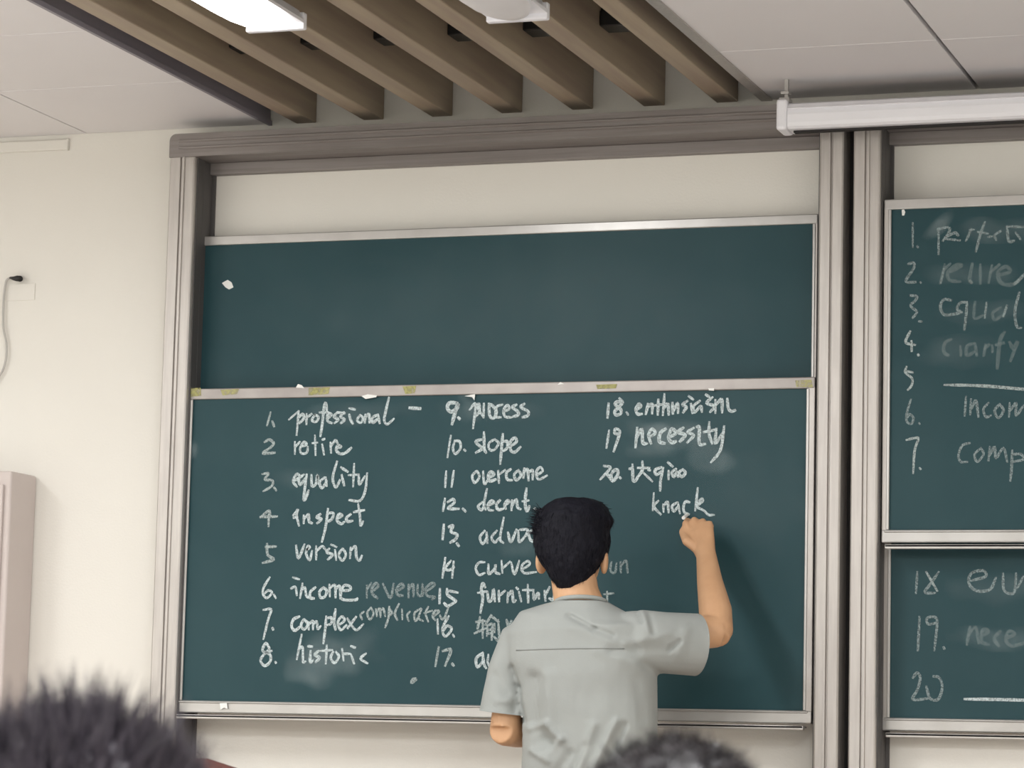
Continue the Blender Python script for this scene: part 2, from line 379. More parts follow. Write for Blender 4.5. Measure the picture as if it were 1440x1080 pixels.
write('LF','C','word version','340,405 360,510 410,395/425,440 455,420 440,410 425,470 455,525 475,450/510,410 510,520/515,450 560,410 590,440/620,430 600,460 650,480 610,520/670,440 680,525/635,395 680,415/730,430 700,480 730,530 760,480 735,430/800,420 795,510/800,450 840,410 850,500 875,530 895,490')
write('LF','D','number 6','145,90 85,190 75,260 115,305 170,250 130,225 90,260/190,270 210,305')
write('LF','D','word income','370,205 415,190 430,275/390,90 455,110/490,155 465,305/480,230 515,195 530,280 555,305/625,195 575,240 570,300 610,310/710,195 670,240 680,300 725,290 745,230 710,195/770,165 775,290/780,200 830,170 835,300/840,210 880,180 885,310/890,230 990,220 980,180 920,180 890,290 930,325 1043,325 1065,310')
write('LF','D','number 7','80,430 160,425 130,530 80,735/175,620 182,635')
write('LF','D','word complex','455,500 395,530 375,600 410,645 470,600/500,530 475,590 505,635 545,580 510,530/550,560 555,635/560,580 600,545 600,635/605,580 640,550 650,630 680,600/740,500 730,620 710,780/740,520 790,510 790,570 745,590/835,425 820,550 835,635/870,590 930,540 900,500 860,560 890,640 950,590/960,520 1010,600 1059,641 1125,580/1050,505 965,620')
write('LF','D','number 8','165,860 110,880 70,850 105,780 140,840 90,890 50,960 95,1015 150,970 150,900 85,870/205,975 212,985')
write('LF','D','word historic','480,690 430,945/445,850 490,820 495,970 520,970/575,860 570,975 600,960/550,810 590,815/660,860 620,900 670,930 630,975/745,805 735,990/680,860 800,850/810,870 785,930 825,985 870,920 840,870/905,840 920,960/920,890 985,890/1000,900 1030,990/1000,810 1040,825/1155,887 1100,940 1170,989')
write('LF','E','word revenue, fainter','235,210 235,365/240,260 290,180/330,270 380,220 350,180 300,250 310,320 370,370/440,190 535,370 575,190/620,280 700,230 670,190 610,260 630,330 690,340/765,200 765,360/770,260 820,190 825,350/880,200 880,320 930,330 940,190 945,340/980,290 1090,210 1060,180 980,250 1000,340 1095,355 1065,385','chalkf',3)
write('LF','E','number 15','1160,255 1155,435/1250,255 1260,330 1355,400 1350,420 1260,470 1215,435/1260,275 1385,300','chalk',3.8)
write('LF','E','word complicated, fainter','200,540 155,580 175,640/285,490 240,560 275,640 320,570 290,490/350,510 365,600/370,540 400,500 410,610/415,530 445,500 470,600/520,480 510,620 470,740/520,500 550,560 510,600/640,445 590,560 620,645/680,510 685,640/780,540 745,590 765,660/920,500 840,560 850,660 900,600/930,510 890,620 950,660/1015,480 980,560 1015,670/960,560 1060,530/1080,600 1150,540 1100,530 1070,600 1100,650/1160,590 1190,640 1230,600/1270,480 1230,600 1260,640','chalkm',2.6)
write('LF','E','number 16','1130,640 1135,820/1270,600 1200,730 1200,820 1240,850 1310,760 1250,720 1210,780/1325,830 1340,860','chalk',3)
write('LF','I','number 17','130,760 95,960/175,800 260,790 200,955/275,935 290,955','chalkm')
write('LF','F','number 9','280,100 190,100 165,160 210,205 280,160 290,110 260,200 220,350/295,275 310,290','chalk',4.2)
write('LF','F','word process','430,180 500,110 470,400/500,150 540,110 545,200 500,260/510,130 590,265/600,110 595,270/660,110 670,250 720,280 750,200 700,130 660,120/820,120 750,150 745,260 800,270/840,200 900,170 880,125 835,180 850,260 920,270/985,120 940,150 1000,200 1010,240 940,265/1080,110 1040,150 1125,200 1120,250 1060,270')
write('LF','F','number 10','205,490 165,745/250,560 230,640 260,705 320,640 310,560 250,550/365,655 380,670')
write('LF','F','word slope','570,535 500,560 560,620 590,640 505,690/600,450 605,640 625,690/730,530 660,580 665,650 720,660 775,580 730,535/825,470 810,640 795,825/830,560 880,560 880,630 835,670/930,610 990,560 970,515 920,560 920,660 970,685 1035,625')
write('LF','G','number 11','150,195 138,380/240,190 215,378')
write('LF','G','word overcome','510,190 460,250 490,330 545,260 520,190/590,195 605,345 650,290/660,270 720,230 680,200 650,250 670,310 740,290/770,190 780,330/785,230 850,180/920,170 870,210 880,290 935,300/1010,180 960,230 985,300 1040,240 1010,180/1080,160 1070,270/1080,200 1120,170 1130,300/1130,210 1180,180 1180,290/1230,240 1300,190 1270,145 1225,200 1250,290 1350,245')
write('LF','G','number 12','135,520 112,665/170,560 230,525 245,570 170,635 300,640/350,640 380,670','chalk',3.6)
write('LF','G','word decent','580,560 530,610 570,655 610,590/635,405 600,590 620,650/640,600 720,570 690,540 650,590 660,650 710,660/790,540 750,590 770,650 830,640/850,600 900,560 880,540 845,590 860,640/935,540 930,655/940,600 985,530 1000,620 1035,645/1105,400 1090,560 1110,670 1140,610/1060,550 1130,540/1205,635 1215,650')
write('LF','H','number 13','185,135 172,290/240,160 285,145 260,210 325,240 310,290 255,325/325,335 345,362','chalk',3.6)
write('LF','H','word advocate, half hidden by the man','620,200 570,270 600,340 650,260/640,220 650,330/750,200 695,270 730,325 770,280/825,60 785,280 820,330/870,220 900,320 960,190/980,200 990,320 1050,260 1080,190 1000,190/1020,290 1150,170/1075,200 1110,300 1150,310')
write('LF','H','number 14','200,490 170,700/260,520 200,600 240,620 295,590/290,530 275,700')
write('LF','H','word curve','620,535 560,540 525,600 560,670 620,650/660,560 665,660 730,600 735,560 735,640 780,660/800,520 810,650/815,600 890,530/905,540 940,665 990,520/1010,620 1100,560 1080,525 1020,570 1040,650 1170,640','chalk',3)
write('LF','I','word furniture, half hidden by the man','625,120 600,80 585,150 600,240 575,390/550,180 640,165/650,170 665,270 700,240 715,140 730,270/770,160 775,270/780,210 835,160/870,180 865,280/870,220 910,160 925,270 950,260/985,170 1010,270/960,125 975,140/1080,95 1085,280/1030,150 1140,150/1140,160 1150,250 1190,180 1200,240/1260,160 1270,265/1270,200 1310,120/1310,240 1350,250 1370,160')
write('LF','I','character','570,440 545,560/530,490 620,480/600,470 600,660/515,610 630,560/690,420 630,520/690,425 770,490/650,530 645,640/650,530 700,520 695,680/650,575 695,570/650,615 695,610/725,510 725,600/765,470 775,690 725,650/855,470 880,545 905,480','chalkm')
write('LF','I','letters au','600,820 530,880 545,970 610,900/600,830 610,930 635,980/660,840 655,930 690,970 700,900')
write('LF','J','number 18','110,155 100,290/245,140 190,140 175,165 225,210 228,250 185,265 168,235 205,190 245,145 215,105/285,240 297,262','chalk',3.6)
write('LF','J','word enthusiasm','385,210 420,180 400,160 375,210 390,255 430,255/490,160 470,255/480,200 530,160 530,250/590,120 585,260/550,175 620,165/650,65 635,265/640,200 680,160 690,260/725,150 730,250/730,240 775,150 780,245/870,130 825,165 860,190 830,240/905,160 920,245/885,85 925,115/990,130 930,180 940,240 1000,180 1010,235/1110,95 1055,150 1130,180 1090,235/1050,70 1080,90/1140,120 1140,245/1145,170 1200,115 1205,240/1255,110 1265,200 1295,230 1330,220','chalk',3.6)
write('LF','J','number 19','115,415 90,580/215,450 170,440 175,400 210,410 215,450 160,615','chalk',3.6)
write('LF','J','word necessity','385,390 370,575/380,490 430,400 440,530 480,540/500,480 560,440 530,400 495,460 520,540/660,400 610,440 600,520 650,540/700,480 760,440 720,400 690,480 720,530 760,520/830,390 785,430 850,460 800,520/930,390 870,430 930,460 870,530/960,380 985,390 985,540 1040,545/1080,335 1080,450 1110,540/1030,430 1130,410/1150,400 1140,540 1200,450/1225,375 1190,600 1100,720','chalk',3.8)
write('LF','K','number 20','140,110 205,130 105,245/170,190 200,225 230,265/245,155 215,200 230,265 280,200 275,150 230,160/300,225 310,235','chalk',3.4)
write('LF','K','character and letters qiao','430,95 430,150/400,140 430,145 435,250 460,260 495,200/485,130 600,130/530,65 530,150 480,230/520,160 630,265/590,150 610,155/720,125 660,150 670,200 730,160/740,130 715,250 710,360/795,160 795,245/790,75 835,115/870,140 830,175 850,220 880,170 890,220/940,145 900,180 930,220 965,180 940,145')
write('LF','K','word knack','645,385 635,560/690,465 645,520 715,600/740,500 745,575/750,510 785,475 795,580/880,480 830,520 850,570 890,520/890,480 910,590/1005,478 965,472 945,525 955,580 1000,600/1090,335 1065,560/1080,500 1130,440 1140,470 1080,520 1150,560 1200,605 1255,605','chalk',3)
write('LF','L','letters beside the right ear','215,220 200,350 270,380 295,240/355,220 360,380/370,270 440,200 465,380','chalkf',3)
write('LF','L','letter above the collar','150,670 155,830/100,710 250,695','chalkm',2.8)
write('RF','M','number 1','190,190 190,460/240,450 248,465','chalkf',3)
write('RF','M','word perfect, faded','480,250 480,540/470,260 590,240 600,290 530,390/560,350 660,300 700,330/560,370 720,385/850,260 790,390/830,270 880,265/1000,180 950,320 900,510/920,290 1040,310/1040,345 1080,340/1180,280 1110,330 1130,380/1250,230 1270,390 1330,390/1250,230 1440,235/1350,300 1400,370/1450,300 1470,390','chalkf',3.2)
write('RF','M','number 2','140,650 200,640 200,700 120,820 130,855 220,855/275,855 282,862','chalkf',3)
write('RF','M','word retire, half wiped','550,660 500,865/530,730 610,650/620,740 740,670 680,660 590,740 600,830 720,850/860,650 830,820 850,860/950,660 950,870/1080,670 1045,860/1070,740 1160,660/1140,780 1280,740 1240,680 1150,740 1180,860 1320,880 1440,770','chalkff',3.8)
write('RF','M','bright strokes over the second word','540,700 505,862/835,840 850,862/1330,880 1400,820 1445,765','chalkf',3)
write('RF','N','number 3','165,125 235,135 220,180 165,240 235,310 190,375/260,415 290,420','chalkf',3)
write('RF','N','word equal','620,180 540,170 500,250 540,340 650,335 740,315/800,200 720,210 690,280 740,310/800,200 790,350 770,510/1020,210 1000,375/1250,240 1210,360/1390,90 1340,300 1360,470 1410,490','chalkf',3.3)
write('RF','N','fainter letters u and a','890,200 880,380 980,350/1180,260 1090,320 1110,400 1190,350','chalkff',3.6)
write('RF','N','number 4','160,530 110,650 215,680/175,640 178,750/250,790 256,800','chalkm',3)
write('RF','N','word clarify, half wiped','620,620 550,660 540,760 590,800/725,700 730,800/880,660 800,700 800,800 880,760/890,670 910,800/1010,680 990,800/1000,720 1050,680/1085,690 1085,760/1220,540 1170,640 1140,940/1130,680 1210,660/1280,650 1320,720 1370,640 1290,860','chalkff',4)
write('RF','O','number 5','85,90 75,135 130,185 125,240 95,275/80,125 135,135','chalkm',2.8)
write('RF','O','blank line','390,235 680,242 1023,270 1200,285','chalkm',3.4)
write('RF','O','number 6','120,350 85,470 90,530 125,545 140,500 110,470 90,500/185,540 190,548','chalkf',2.8)
write('RF','O','word income','560,330 550,480/600,350 595,470/610,420 640,360 660,490/740,380 700,430 720,490 760,480/830,390 790,440 820,500 860,440 830,390/910,380 905,490/915,440 960,380 960,480 1020,400','chalkf',3)
write('RF','O','number 7','85,675 150,660 180,665 150,760 138,940/190,900 198,908','chalkm',3)
write('RF','O','word complex','590,700 530,720 500,800 520,850 570,850/680,740 630,790 650,850 700,790 680,740/750,730 740,840/750,800 790,730 800,820 860,740 890,850/930,760 925,900 915,1000/935,790 1000,790 1020,830 940,850','chalkf',3)
write('RB','P','number 18','148,120 138,265/295,120 240,200 200,260 270,265','chalkf',3)
write('RB','P','bright stroke through the eight','210,120 285,250','chalkm',2.8)
write('RB','P','word enthusiasm','520,180 620,150 600,110 520,130 505,200 560,250 650,240 690,160/740,130 745,240 790,270 820,250 830,130/880,150 840,230','chalkf',3)
write('RB','P','number 19','163,430 152,660/285,470 225,480 215,440 265,430 285,470 265,660/330,640 335,650','chalkf',3.2)
write('RB','P','word necessity, half wiped','510,500 490,620/500,560 550,500 570,610/600,560 640,530 600,520 590,600 640,620/720,530 680,580 710,630/760,580 820,550 780,530 760,590 800,630 884,610','chalkff',3.8)
write('RB','P','number 20','118,850 145,815 168,850 150,930 118,1000 240,990/210,910 235,990 290,1000 320,920 300,850 260,840','chalkf',3)
write('RB','P','blank line','475,997 700,1000 884,1005 1000,1008','chalk',3.6)

def smear(board, cx, cyy, rx, ry, ang=0, k=1.0, name='chalk_smear'):
    Y = YOF[board]; bm = bmesh.new(); lay = bm.verts.layers.float.new('dust'); N = 24
    g = {}
    for i in range(N+1):
        for j in range(N+1):
            u, v = i/N*2-1, j/N*2-1
            a = math.radians(ang); x = cx+(u*rx*math.cos(a)-v*ry*math.sin(a))*1.2; y = cyy+(u*rx*math.sin(a)+v*ry*math.cos(a))*1.2
            p = at(x, y, Y)+Vector((0, -.0006-.0001*(len(words) % 5), 0)); vt = bm.verts.new(p)
            d = math.hypot(u, v)+.45*noise.noise(Vector((x*.03, y*.03, 3.1)))
            vt[lay] = k*max(0, min(1, (1-d)/.6)); g[i, j] = vt
    for i in range(N):
        for j in range(N): bm.faces.new((g[i, j], g[i+1, j], g[i+1, j+1], g[i, j+1]))
    words[len(words)] = 1
    obj(name, bm, M['smear'], OB[board])
smear('LF', 468, 925, 62, 34, -15, .55); smear('LF', 440, 940, 34, 24, 0, .5)
smear('LF', 940, 612, 52, 20, 0, .8); smear('LF', 920, 632, 34, 12, 0, .5); smear('LF', 1000, 640, 30, 26, 40, .5)
smear('LF', 920, 604, 20, 10, 0, .8); smear('LF', 690, 578, 66, 14, 0, .35); smear('LF', 500, 582, 70, 16, -5, .35); smear('LF', 660, 568, 30, 10, 60, .4)
smear('LF', 272, 632, 10, 16, 0, .6); smear('LF', 430, 675, 40, 14, 0, .3); smear('LF', 745, 765, 40, 16, 0, .3)
smear('RF', 1320, 318, 26, 10, -40, .9); smear('RF', 1400, 324, 60, 16, 0, .4); smear('RF', 1370, 385, 70, 14, 0, .35); smear('RF', 1350, 495, 60, 22, 0, .25); smear('RF', 1385, 440, 60, 16, 0, .35)
smear('RB', 1400, 830, 60, 20, 0, .3); smear('RB', 1400, 898, 60, 16, 0, .4)
smear('LB', 700, 440, 330, 80, 0, .12); smear('LF', 1060, 700, 100, 70, 0, .10)
def blob(board, pts, m, name='chalk_mark', dy=-.0012, label=None):
    Y = YOF[board]+dy; bm = bmesh.new()
    A = [at(x, y, Y) for x, y in pts]; vs = [bm.verts.new(p) for p in A]; ws = [bm.verts.new(p+Vector((0, .0012, 0))) for p in A]
    n = len(A); bm.faces.new(vs); bm.faces.new(ws[::-1])
    for i in range(n): bm.faces.new((vs[i], ws[i], ws[(i+1) % n], vs[(i+1) % n]))
    obj(name, bm, M[m], OB[board], label=label)
blob('LB', [(312,398),(320,393.5),(325.5,397),(328,404),(322,407),(317,404)], 'stick', label='small white chalk mark')
blob('LF', [(577,957),(580,953),(585,952.5),(587,956),(583,960),(580,962),(577,961)], 'chalkm', label='small pale chalk spot')
blob('LF', [(309,989),(319,988.5),(320,997),(315,995),(310,998)], 'stick', dy=-.0145, label='bit of white chalk stuck on the rail')
blob('RF', [(1268,296),(1270,292),(1273,298),(1271.5,303),(1268.5,303)], 'stick', label='white chalk fleck')
for p in ([(264,546),(282,545.5),(283,556.5),(266,558)], [(310,548),(336,547),(333,554),(313,556)], [(434,545.5),(464,544.5),(462,554),(434,556)], [(566,543.5),(585,542.5),(583,553),(570,554)],
          [(1118,535),(1141,534),(1143,544.5),(1120,544)], [(838,541),(868,540),(866,546),(840,547)]):
    blob('LF', p, 'yellow', dy=-.0082, name='yellow_chalk_mark')
blob('LF', [(416,545),(419,540),(424,541.5),(428,546)], 'stick', dy=-.0082)
blob('LF', [(508,557),(517,554.5),(530,556),(529,558.5),(514,561)], 'stick', dy=-.0085)
blob('LF', [(653,557),(668,554),(667,563),(664,558.5)], 'stick', dy=-.0085)
blob('LF', [(996,546),(1004,546),(1004,549.5),(997,549)], 'stick', dy=-.0085)
blob('LF', [(784,541),(788,537),(793,540)], 'stick', dy=-.0082)

# ================================================================== projector screen case
Y0 = -.26
a = at(1094, 181, Y0); zt_s = at(1109, 141.5, Y0).z; zb_s = at(1109, 180.5, Y0).z
x0s = at(1107, 160, Y0).x; x1s = x0s+2.5
t = thing('projector_screen', 'white rolled-up projector screen case mounted above the right chalkboards', 'projector screen', ((x0s+x1s)/2, Y0, zb_s))
hh = zt_s-zb_s; R_ = hh/2
prof = [(Y0+.075, 0), (Y0+.01, 0), (Y0+.002, .006), (Y0, .016), (Y0-.001, hh*.5), (Y0+.003, hh*.72), (Y0+.012, hh*.9), (Y0+.028, hh*.985), (Y0+.05, hh), (Y0+.075, hh)]
bm = bmesh.new(); prism(bm, [(q[0], zb_s+q[1]) for q in prof], 0, x0s, x1s); obj('case', bm, M['white'], t)
bm = bmesh.new(); box(bm, (x0s, Y0-.0035, zb_s+hh*.70), (x1s, Y0+.006, zb_s+hh*.73), .001, 1); obj('case_ridge', bm, M['white'], t)
for s, x in ((-1, x0s), (1, x1s)):
    bm = bmesh.new(); box(bm, (x, Y0-.005, zb_s-.004), (x+s*.030, Y0+.08, zt_s+.005), .008, 3); obj('end_cap', bm, M['white'], t)
    bm = bmesh.new(); box(bm, (x-s*.002, Y0+.01, zt_s), (x+s*.026, Y0+.05, zt_s+.012), .002); box(bm, (x+s*.004, Y0+.022, zt_s+.01), (x+s*.014, Y0+.036, H), .001); box(bm, (x, Y0+.012, zt_s+.022), (x+s*.022, Y0+.046, zt_s+.03), .002)
    obj('hanging_bracket', bm, M['alul'], t)
bm = bmesh.new(); box(bm, (x0s+.01, Y0+.03, zb_s-.006), (x1s-.01, Y0+.05, zb_s+.003), .002); obj('bottom_slot', bm, M['black'], t)
# ================================================================== lamps
def lamp(xc, y0, y1, z, label, lit=True, width=.155, group=None, power=1.0):
    t = thing('ceiling_lamp', label, 'ceiling lamp', (xc, (y0+y1)/2, z), group)
    w2 = width/2
    bm = bmesh.new(); pr = [(-w2*.8, z+.055), (w2*.8, z+.055), (w2, z+.03), (w2, z+.022), (-w2, z+.022), (-w2, z+.03)]
    prism(bm, [(xc+q[0], q[1]) for q in pr], 1, y1, y0); obj('housing', bm, M['white'], t)
    # diffuser: long tray with rounded ends and a belly
    bm = bmesh.new(); sec = []; n = 8; L = y0-y1
    K = [(0, .25), (.02, .55), (.06, .8), (.12, .95), (.2, 1), (.8, 1), (.88, .95), (.94, .8), (.98, .55), (1, .25)]
    for s, k in K:
        y = y0-L*s; ring = []
        for j in range(n+1):
            a = math.pi*j/n; ring.append(bm.verts.new((xc-w2*.97*k*math.cos(a), y, z+.022-.036*k*math.sin(a))))
        sec.append(ring)
    for A, B in zip(sec, sec[1:]):
        for j in range(n): bm.faces.new((A[j], A[j+1], B[j+1], B[j]))
    for A in (sec[0], sec[-1]): bm.faces.new(A)
    obj('diffuser', bm, M['glow'] if lit else M['diff'], t, smooth=True)
    for y, s in ((y0, 1), (y1, -1)):
        bm = bmesh.new(); box(bm, (xc-w2, y-.004, z+.008), (xc+w2, y+.018*s, z+.05), .004); obj('end_cap', bm, M['white'], t)
    for y in (y0-L*.2, y0-L*.8):
        bm = bmesh.new(); box(bm, (xc-.006, y-.006, z+.05), (xc+.006, y+.006, H+.36)); obj('hanger_rod', bm, M['alu'], t)
    if lit:
        ld = bpy.data.lights.new('lamp_light', 'AREA'); ld.shape = 'RECTANGLE'; ld.size = width*.9; ld.size_y = L*.9; ld.energy = LAMP_W*power; ld.color = LAMP_COL
        lo = bpy.data.objects.new('lamp_light', ld); COL.objects.link(lo); lo.parent = t; lo.location = (0, 0, -.02)
    return t
zl = H-.085
e1 = atz(424, 34, zl+.02); e2 = atz(766, 20, zl+.02)
lamp(e1.x-.070, e1.y, e1.y-1.25, zl, 'lit white ceiling lamp under the wooden slats, glaring at top left', True, power=.62)
lamp(e2.x-.070, e2.y, e2.y-1.25, zl, 'unlit white ceiling lamp under the wooden slats, top centre', False)
for x, cn in ((-5.3, 'beside the left wall'), (-2.95, 'under the wooden slats'), (-.4, 'right of the wooden slats'), (2.1, 'beside the right wall')):
    for y, rn in ((-4.4, 'nearer'), (-7.4, 'farther')): lamp(x, y, y-1.25, H-.06, 'unseen lit ceiling lamp added over the seats '+cn+', '+rn+' row from the board', True, group='added lamps over the seats', power=1.35)  # unseen lamps, added to fill the room with light
lamp(-5.3, -1.6, -2.85, H-.06, 'lit ceiling lamp near the front wall beside the left wall', True, power=.55)
lamp(1.2, -1.6, -2.85, H-.06, 'unseen lit ceiling lamp added near the front wall on the right side', True, power=.6)  # out of view, added for light from the right

# ================================================================== left wall items
p = at(24, 391, -.02)
t = thing('power_cable', 'black plug with white cable hanging on the wall at left', 'cable', (p.x, 0, p.z))
bm = bmesh.new()
pts = [at(29.5, 392, -.022), at(24, 391.5, -.024), at(19, 391.5, -.024), at(14, 390.5, -.022)]
tube(bm, pts, [.0085, .009, .006, .003], n=12); tube(bm, [at(28, 392, -.028), at(28, 392, 0)], [.009, .008], ref=(0, 0, 1), n=12); obj('plug', bm, M['blackp'], t, smooth=True)
bm = bmesh.new(); P = [at(x, y, -.012) for x, y in ((14, 390.5), (9, 395), (6, 412), (4.5, 440), (5, 462), (9, 482), (9, 500), (5, 518), (-4, 534), (-20, 560))]
P = smooth_line(P, 4); tube(bm, P, [.0034]*len(P), n=8); obj('cord', bm, M['cable'], t, smooth=True)
a = at(7, 400, 0); b = at(49, 422, 0)
bm = bmesh.new(); box(bm, (a.x, -.003, b.z), (b.x, 0, a.z), .001)
o = obj('wall_plate', bm, M['wall'], None); o['label'] = 'small cream blank plate on the wall just below the black plug'; o['category'] = 'wall plate'
# pale cabinet at the left edge
a = at(16.5, 662, -.16)
t = thing('tall_cabinet', 'pale grey-pink tall cabinet against the wall at the left photo edge', 'cabinet', (a.x-.25, -.1, 0))
bm = bmesh.new(); box(bm, (a.x-.5, -.16, .08), (a.x, -.002, a.z), .008, 3); obj('body', bm, M['panel'], t)
bm = bmesh.new(); box(bm, (a.x-.48, -.172, .12), (a.x-.02, -.160, a.z-.04), .004); obj('door', bm, M['panel'], t)
bm = bmesh.new(); box(bm, (a.x-.06, -.19, 1.0), (a.x-.045, -.172, 1.14), .003); obj('handle', bm, M['alul'], t)
bm = bmesh.new(); box(bm, (a.x-.49, -.15, 0), (a.x-.01, -.01, .08)); obj('plinth', bm, M['dark'], t)
# lectern whose corner shows past the left student
c = at(292, 1066.5, -2.3)
t = thing('lectern', 'red-brown wooden lectern, slanted top corner showing right of the spiky-haired student', 'lectern', (c.x-.25, -2.5, 0))
bm = bmesh.new()
pr = [(c.x-.55, c.z), (c.x, c.z), (c.x+.17, c.z-.046), (c.x+.17, c.z-.070), (c.x-.01, c.z-.03), (c.x-.55, c.z-.03)]
prism(bm, pr, 1, -2.75, -2.3); obj('reading_top', bm, M['redwood'], t)
bm = bmesh.new(); box(bm, (c.x-.5, -2.7, .06), (c.x-.02, -2.34, c.z-.03), .004); obj('body', bm, M['redwood'], t)
bm = bmesh.new(); box(bm, (c.x-.47, -2.712, .15), (c.x-.05, -2.70, c.z-.12), .003); obj('front_panel', bm, M['redwood'], t)
bm = bmesh.new(); box(bm, (c.x-.53, -2.73, 0), (c.x+.01, -2.31, .06), .004); obj('base', bm, M['redwood'], t)

# ================================================================== people
def strands(bm, spots, length, width, curl=.3, seg=4, lift=.6, grav=0.0):
    """spots: (point, normal, flow direction)"""
    for p, nrm, flow in spots:
        L = length*random.uniform(.6, 1.25); d = (nrm*lift+flow*(1-lift)+Vector([random.uniform(-1, 1) for _ in range(3)])*curl*.5).normalized()
        side = d.cross(Vector([random.uniform(-1, 1) for _ in range(3)])).normalized(); prev = None; q = p.copy()
        for i in range(seg+1):
            h = width*.5*(1-i/seg*.9); cur = (bm.verts.new(q+side*h), bm.verts.new(q-side*h))
            if prev: bm.faces.new((prev[0], prev[1], cur[1], cur[0]))
            prev = cur; q = q+d*L/seg
            d = (d+Vector([random.uniform(-1, 1) for _ in range(3)])*curl*.35+Vector((0, 0, -grav))).normalized()
def face_parts(parent, hc, s=1.0, fy=1):
    """eyes and lips of a head centred at hc, looking towards +y"""
    for sx in (-1, 1):
        bm = bmesh.new(); ellipsoid(bm, hc+Vector((sx*.031, .079, -.002))*s, (.0125*s, .0125*s, .009*s), n=14); e = obj('eye', bm, M['eye'], parent, smooth=True)
        bm = bmesh.new(); ellipsoid(bm, hc+Vector((sx*.031, .0895, -.002))*s-parent.location, (.0055*s, .003*s, .0055*s), n=10)
        obj('iris', bm, M['iris'], e, smooth=True)
    bm = bmesh.new(); ellipsoid(bm, hc+Vector((0, .0905, -.062))*s, (.023*s, .007*s, .007*s), n=14); obj('lips', bm, M['lip'], parent, smooth=True)
def head_geo(bm, hc, neck, nr=.057):
    ellipsoid(bm, hc+Vector((0, -.008, .022)), (.077, .098, .096), n=28)
    ellipsoid(bm, hc+Vector((0, .012, -.03)), (.066, .082, .085), n=24)
    ellipsoid(bm, hc+Vector((0, .05, -.078)), (.042, .038, .033), n=20)
    tube(bm, [hc+Vector((0, .085, .005)), hc+Vector((0, .102, -.02)), hc+Vector((0, .106, -.034)), hc+Vector((0, .09, -.045))], [.008, .011, .015, .010], ref=(1, 0, 0), n=12)
    for sx in (-1, 1):
        rot = Matrix.Rotation(sx*.35, 3, 'Z')
        ellipsoid(bm, hc+Vector((sx*.0845+.0035, -.012, -.034)), (.011, .022, .033), rot, n=14)
    tube(bm, [neck, neck*.5+hc*.5+Vector((0, -.012, -.03)), hc+Vector((0, -.015, -.03))], [(nr*1.12, nr*1.08), nr, nr*.98], ref=(0, 1, 0), n=20)

# ---------------------------------------------------------------- the man at the board
FLOOR = .15
YM = -.60
foot = at(830, 1080, YM); mx = foot.x
man = thing('person', 'man with short black hair in pale grey t-shirt, back turned, writing on the chalkboard', 'person', (mx, YM, FLOOR))
hc = at(806, 772, -.57)
neck = at(818, 862, -.60)
skin = bmesh.new(); head_geo(skin, hc, neck, .059)
def J(px, py, Y): return at(px, py, Y)
pel = Vector((mx+.005, YM+.0, 1.02))
tube(skin, [pel+Vector((0, 0, -.06)), pel+Vector((0, 0, .1)), J(825, 1020, -.6), J(820, 930, -.6), J(818, 885, -.6), J(816, 862, -.6)],
     [(.14, .10), (.135, .09), (.14, .095), (.165, .105), (.15, .085), (.07, .06)], ref=(0, 1, 0), n=24)
# right arm, raised
sh, el, wr_, kn = J(905, 893, -.60), J(1008, 888, -.46), J(993, 781, -.28), J(983, 742, -.205)
tube(skin, [J(870, 900, -.6), sh, sh*.5+el*.5, el], [.05, .052, .046, .042], ref=(0, 0, 1))
tube(skin, [el+(el-wr_)*.10, el, el*.72+wr_*.28+Vector((.004, 0, 0)), el*.35+wr_*.65, wr_, wr_*.7+kn*.3], [.030, .0425, .043, .034, (.0275, .022), (.028, .021)], ref=(0, 1, 0))
# hand: back of the hand to the room
ux = Vector((1, 0, 0))
tube(skin, [wr_, wr_*.6+kn*.4, wr_*.2+kn*.8, kn], [(.027, .020), (.034, .019), (.040, .018), (.040, .015)], ref=(0, 1, 0))
roots = [(964, 736, -.195), (976, 731, -.195), (988, 733, -.20), (999, 740, -.21)]
lens = [1.0, 1.08, 1.0, .82]
for k, (rx, ry, rY) in enumerate(roots):
    b0 = J(rx, ry, rY); s = lens[k]
    if k == 0:   # index runs forward on to the chalk
        ch = [wr_*.45+b0*.55, b0, b0+Vector((-.004, .032, .010)), b0+Vector((-.004, .052, -.004)), b0+Vector((0, .063, -.018))]
    else:
        ch = [wr_*.45+b0*.55, b0, b0+Vector((-.006, .030*s, .003)), b0+Vector((-.012, .034*s, -.022*s)), b0+Vector((-.012, .014, -.030*s))]
    tube(skin, ch, [.0085, .0098, .0088, .0080, .0066], ref=(1, 0, 0), n=12)
thm = [J(984, 774, -.265), J(966, 761, -.245), J(960, 748, -.205), J(965, 738, -.165)]
tube(skin, thm, [.014, .0135, .0105, .0085], ref=(0, 0, 1), n=12)
# left arm, bent in front of the body
sl, ll, wl, hl = J(722, 912, -.60), J(710, 1027, -.63), J(768, 1035, -.42), J(806, 1030, -.36)
tube(skin, [J(760, 900, -.6), sl, sl*.5+ll*.5, ll+Vector((0, 0, .004))], [.042, .037, .036, .039], ref=(0, 1, 0))
tube(skin, [ll+(ll-wl)*.10, ll, ll*.7+wl*.3, wl, wl*.6+hl*.4], [.034, .040, .040, .028, .03], ref=(0, 0, 1))
tube(skin, [wl, wl*.4+hl*.6, hl], [(.022, .028), (.016, .040), (.014, .038)], ref=(0, 0, 1))
dv = (hl-wl).normalized()
for k in range(4):
    b0 = hl+Vector((0, 0, .030-.020*k)); 
    tube(skin, [hl-dv*.03+Vector((0, 0, .02-.013*k)), b0, b0+dv*.03+Vector((0, .004, 0)), b0+dv*.045+Vector((0, .026, -.002)), b0+dv*.03+Vector((0, .040, -.004))], [.009, .0095, .0085, .008, .0065], ref=(0, 0, 1), n=12)
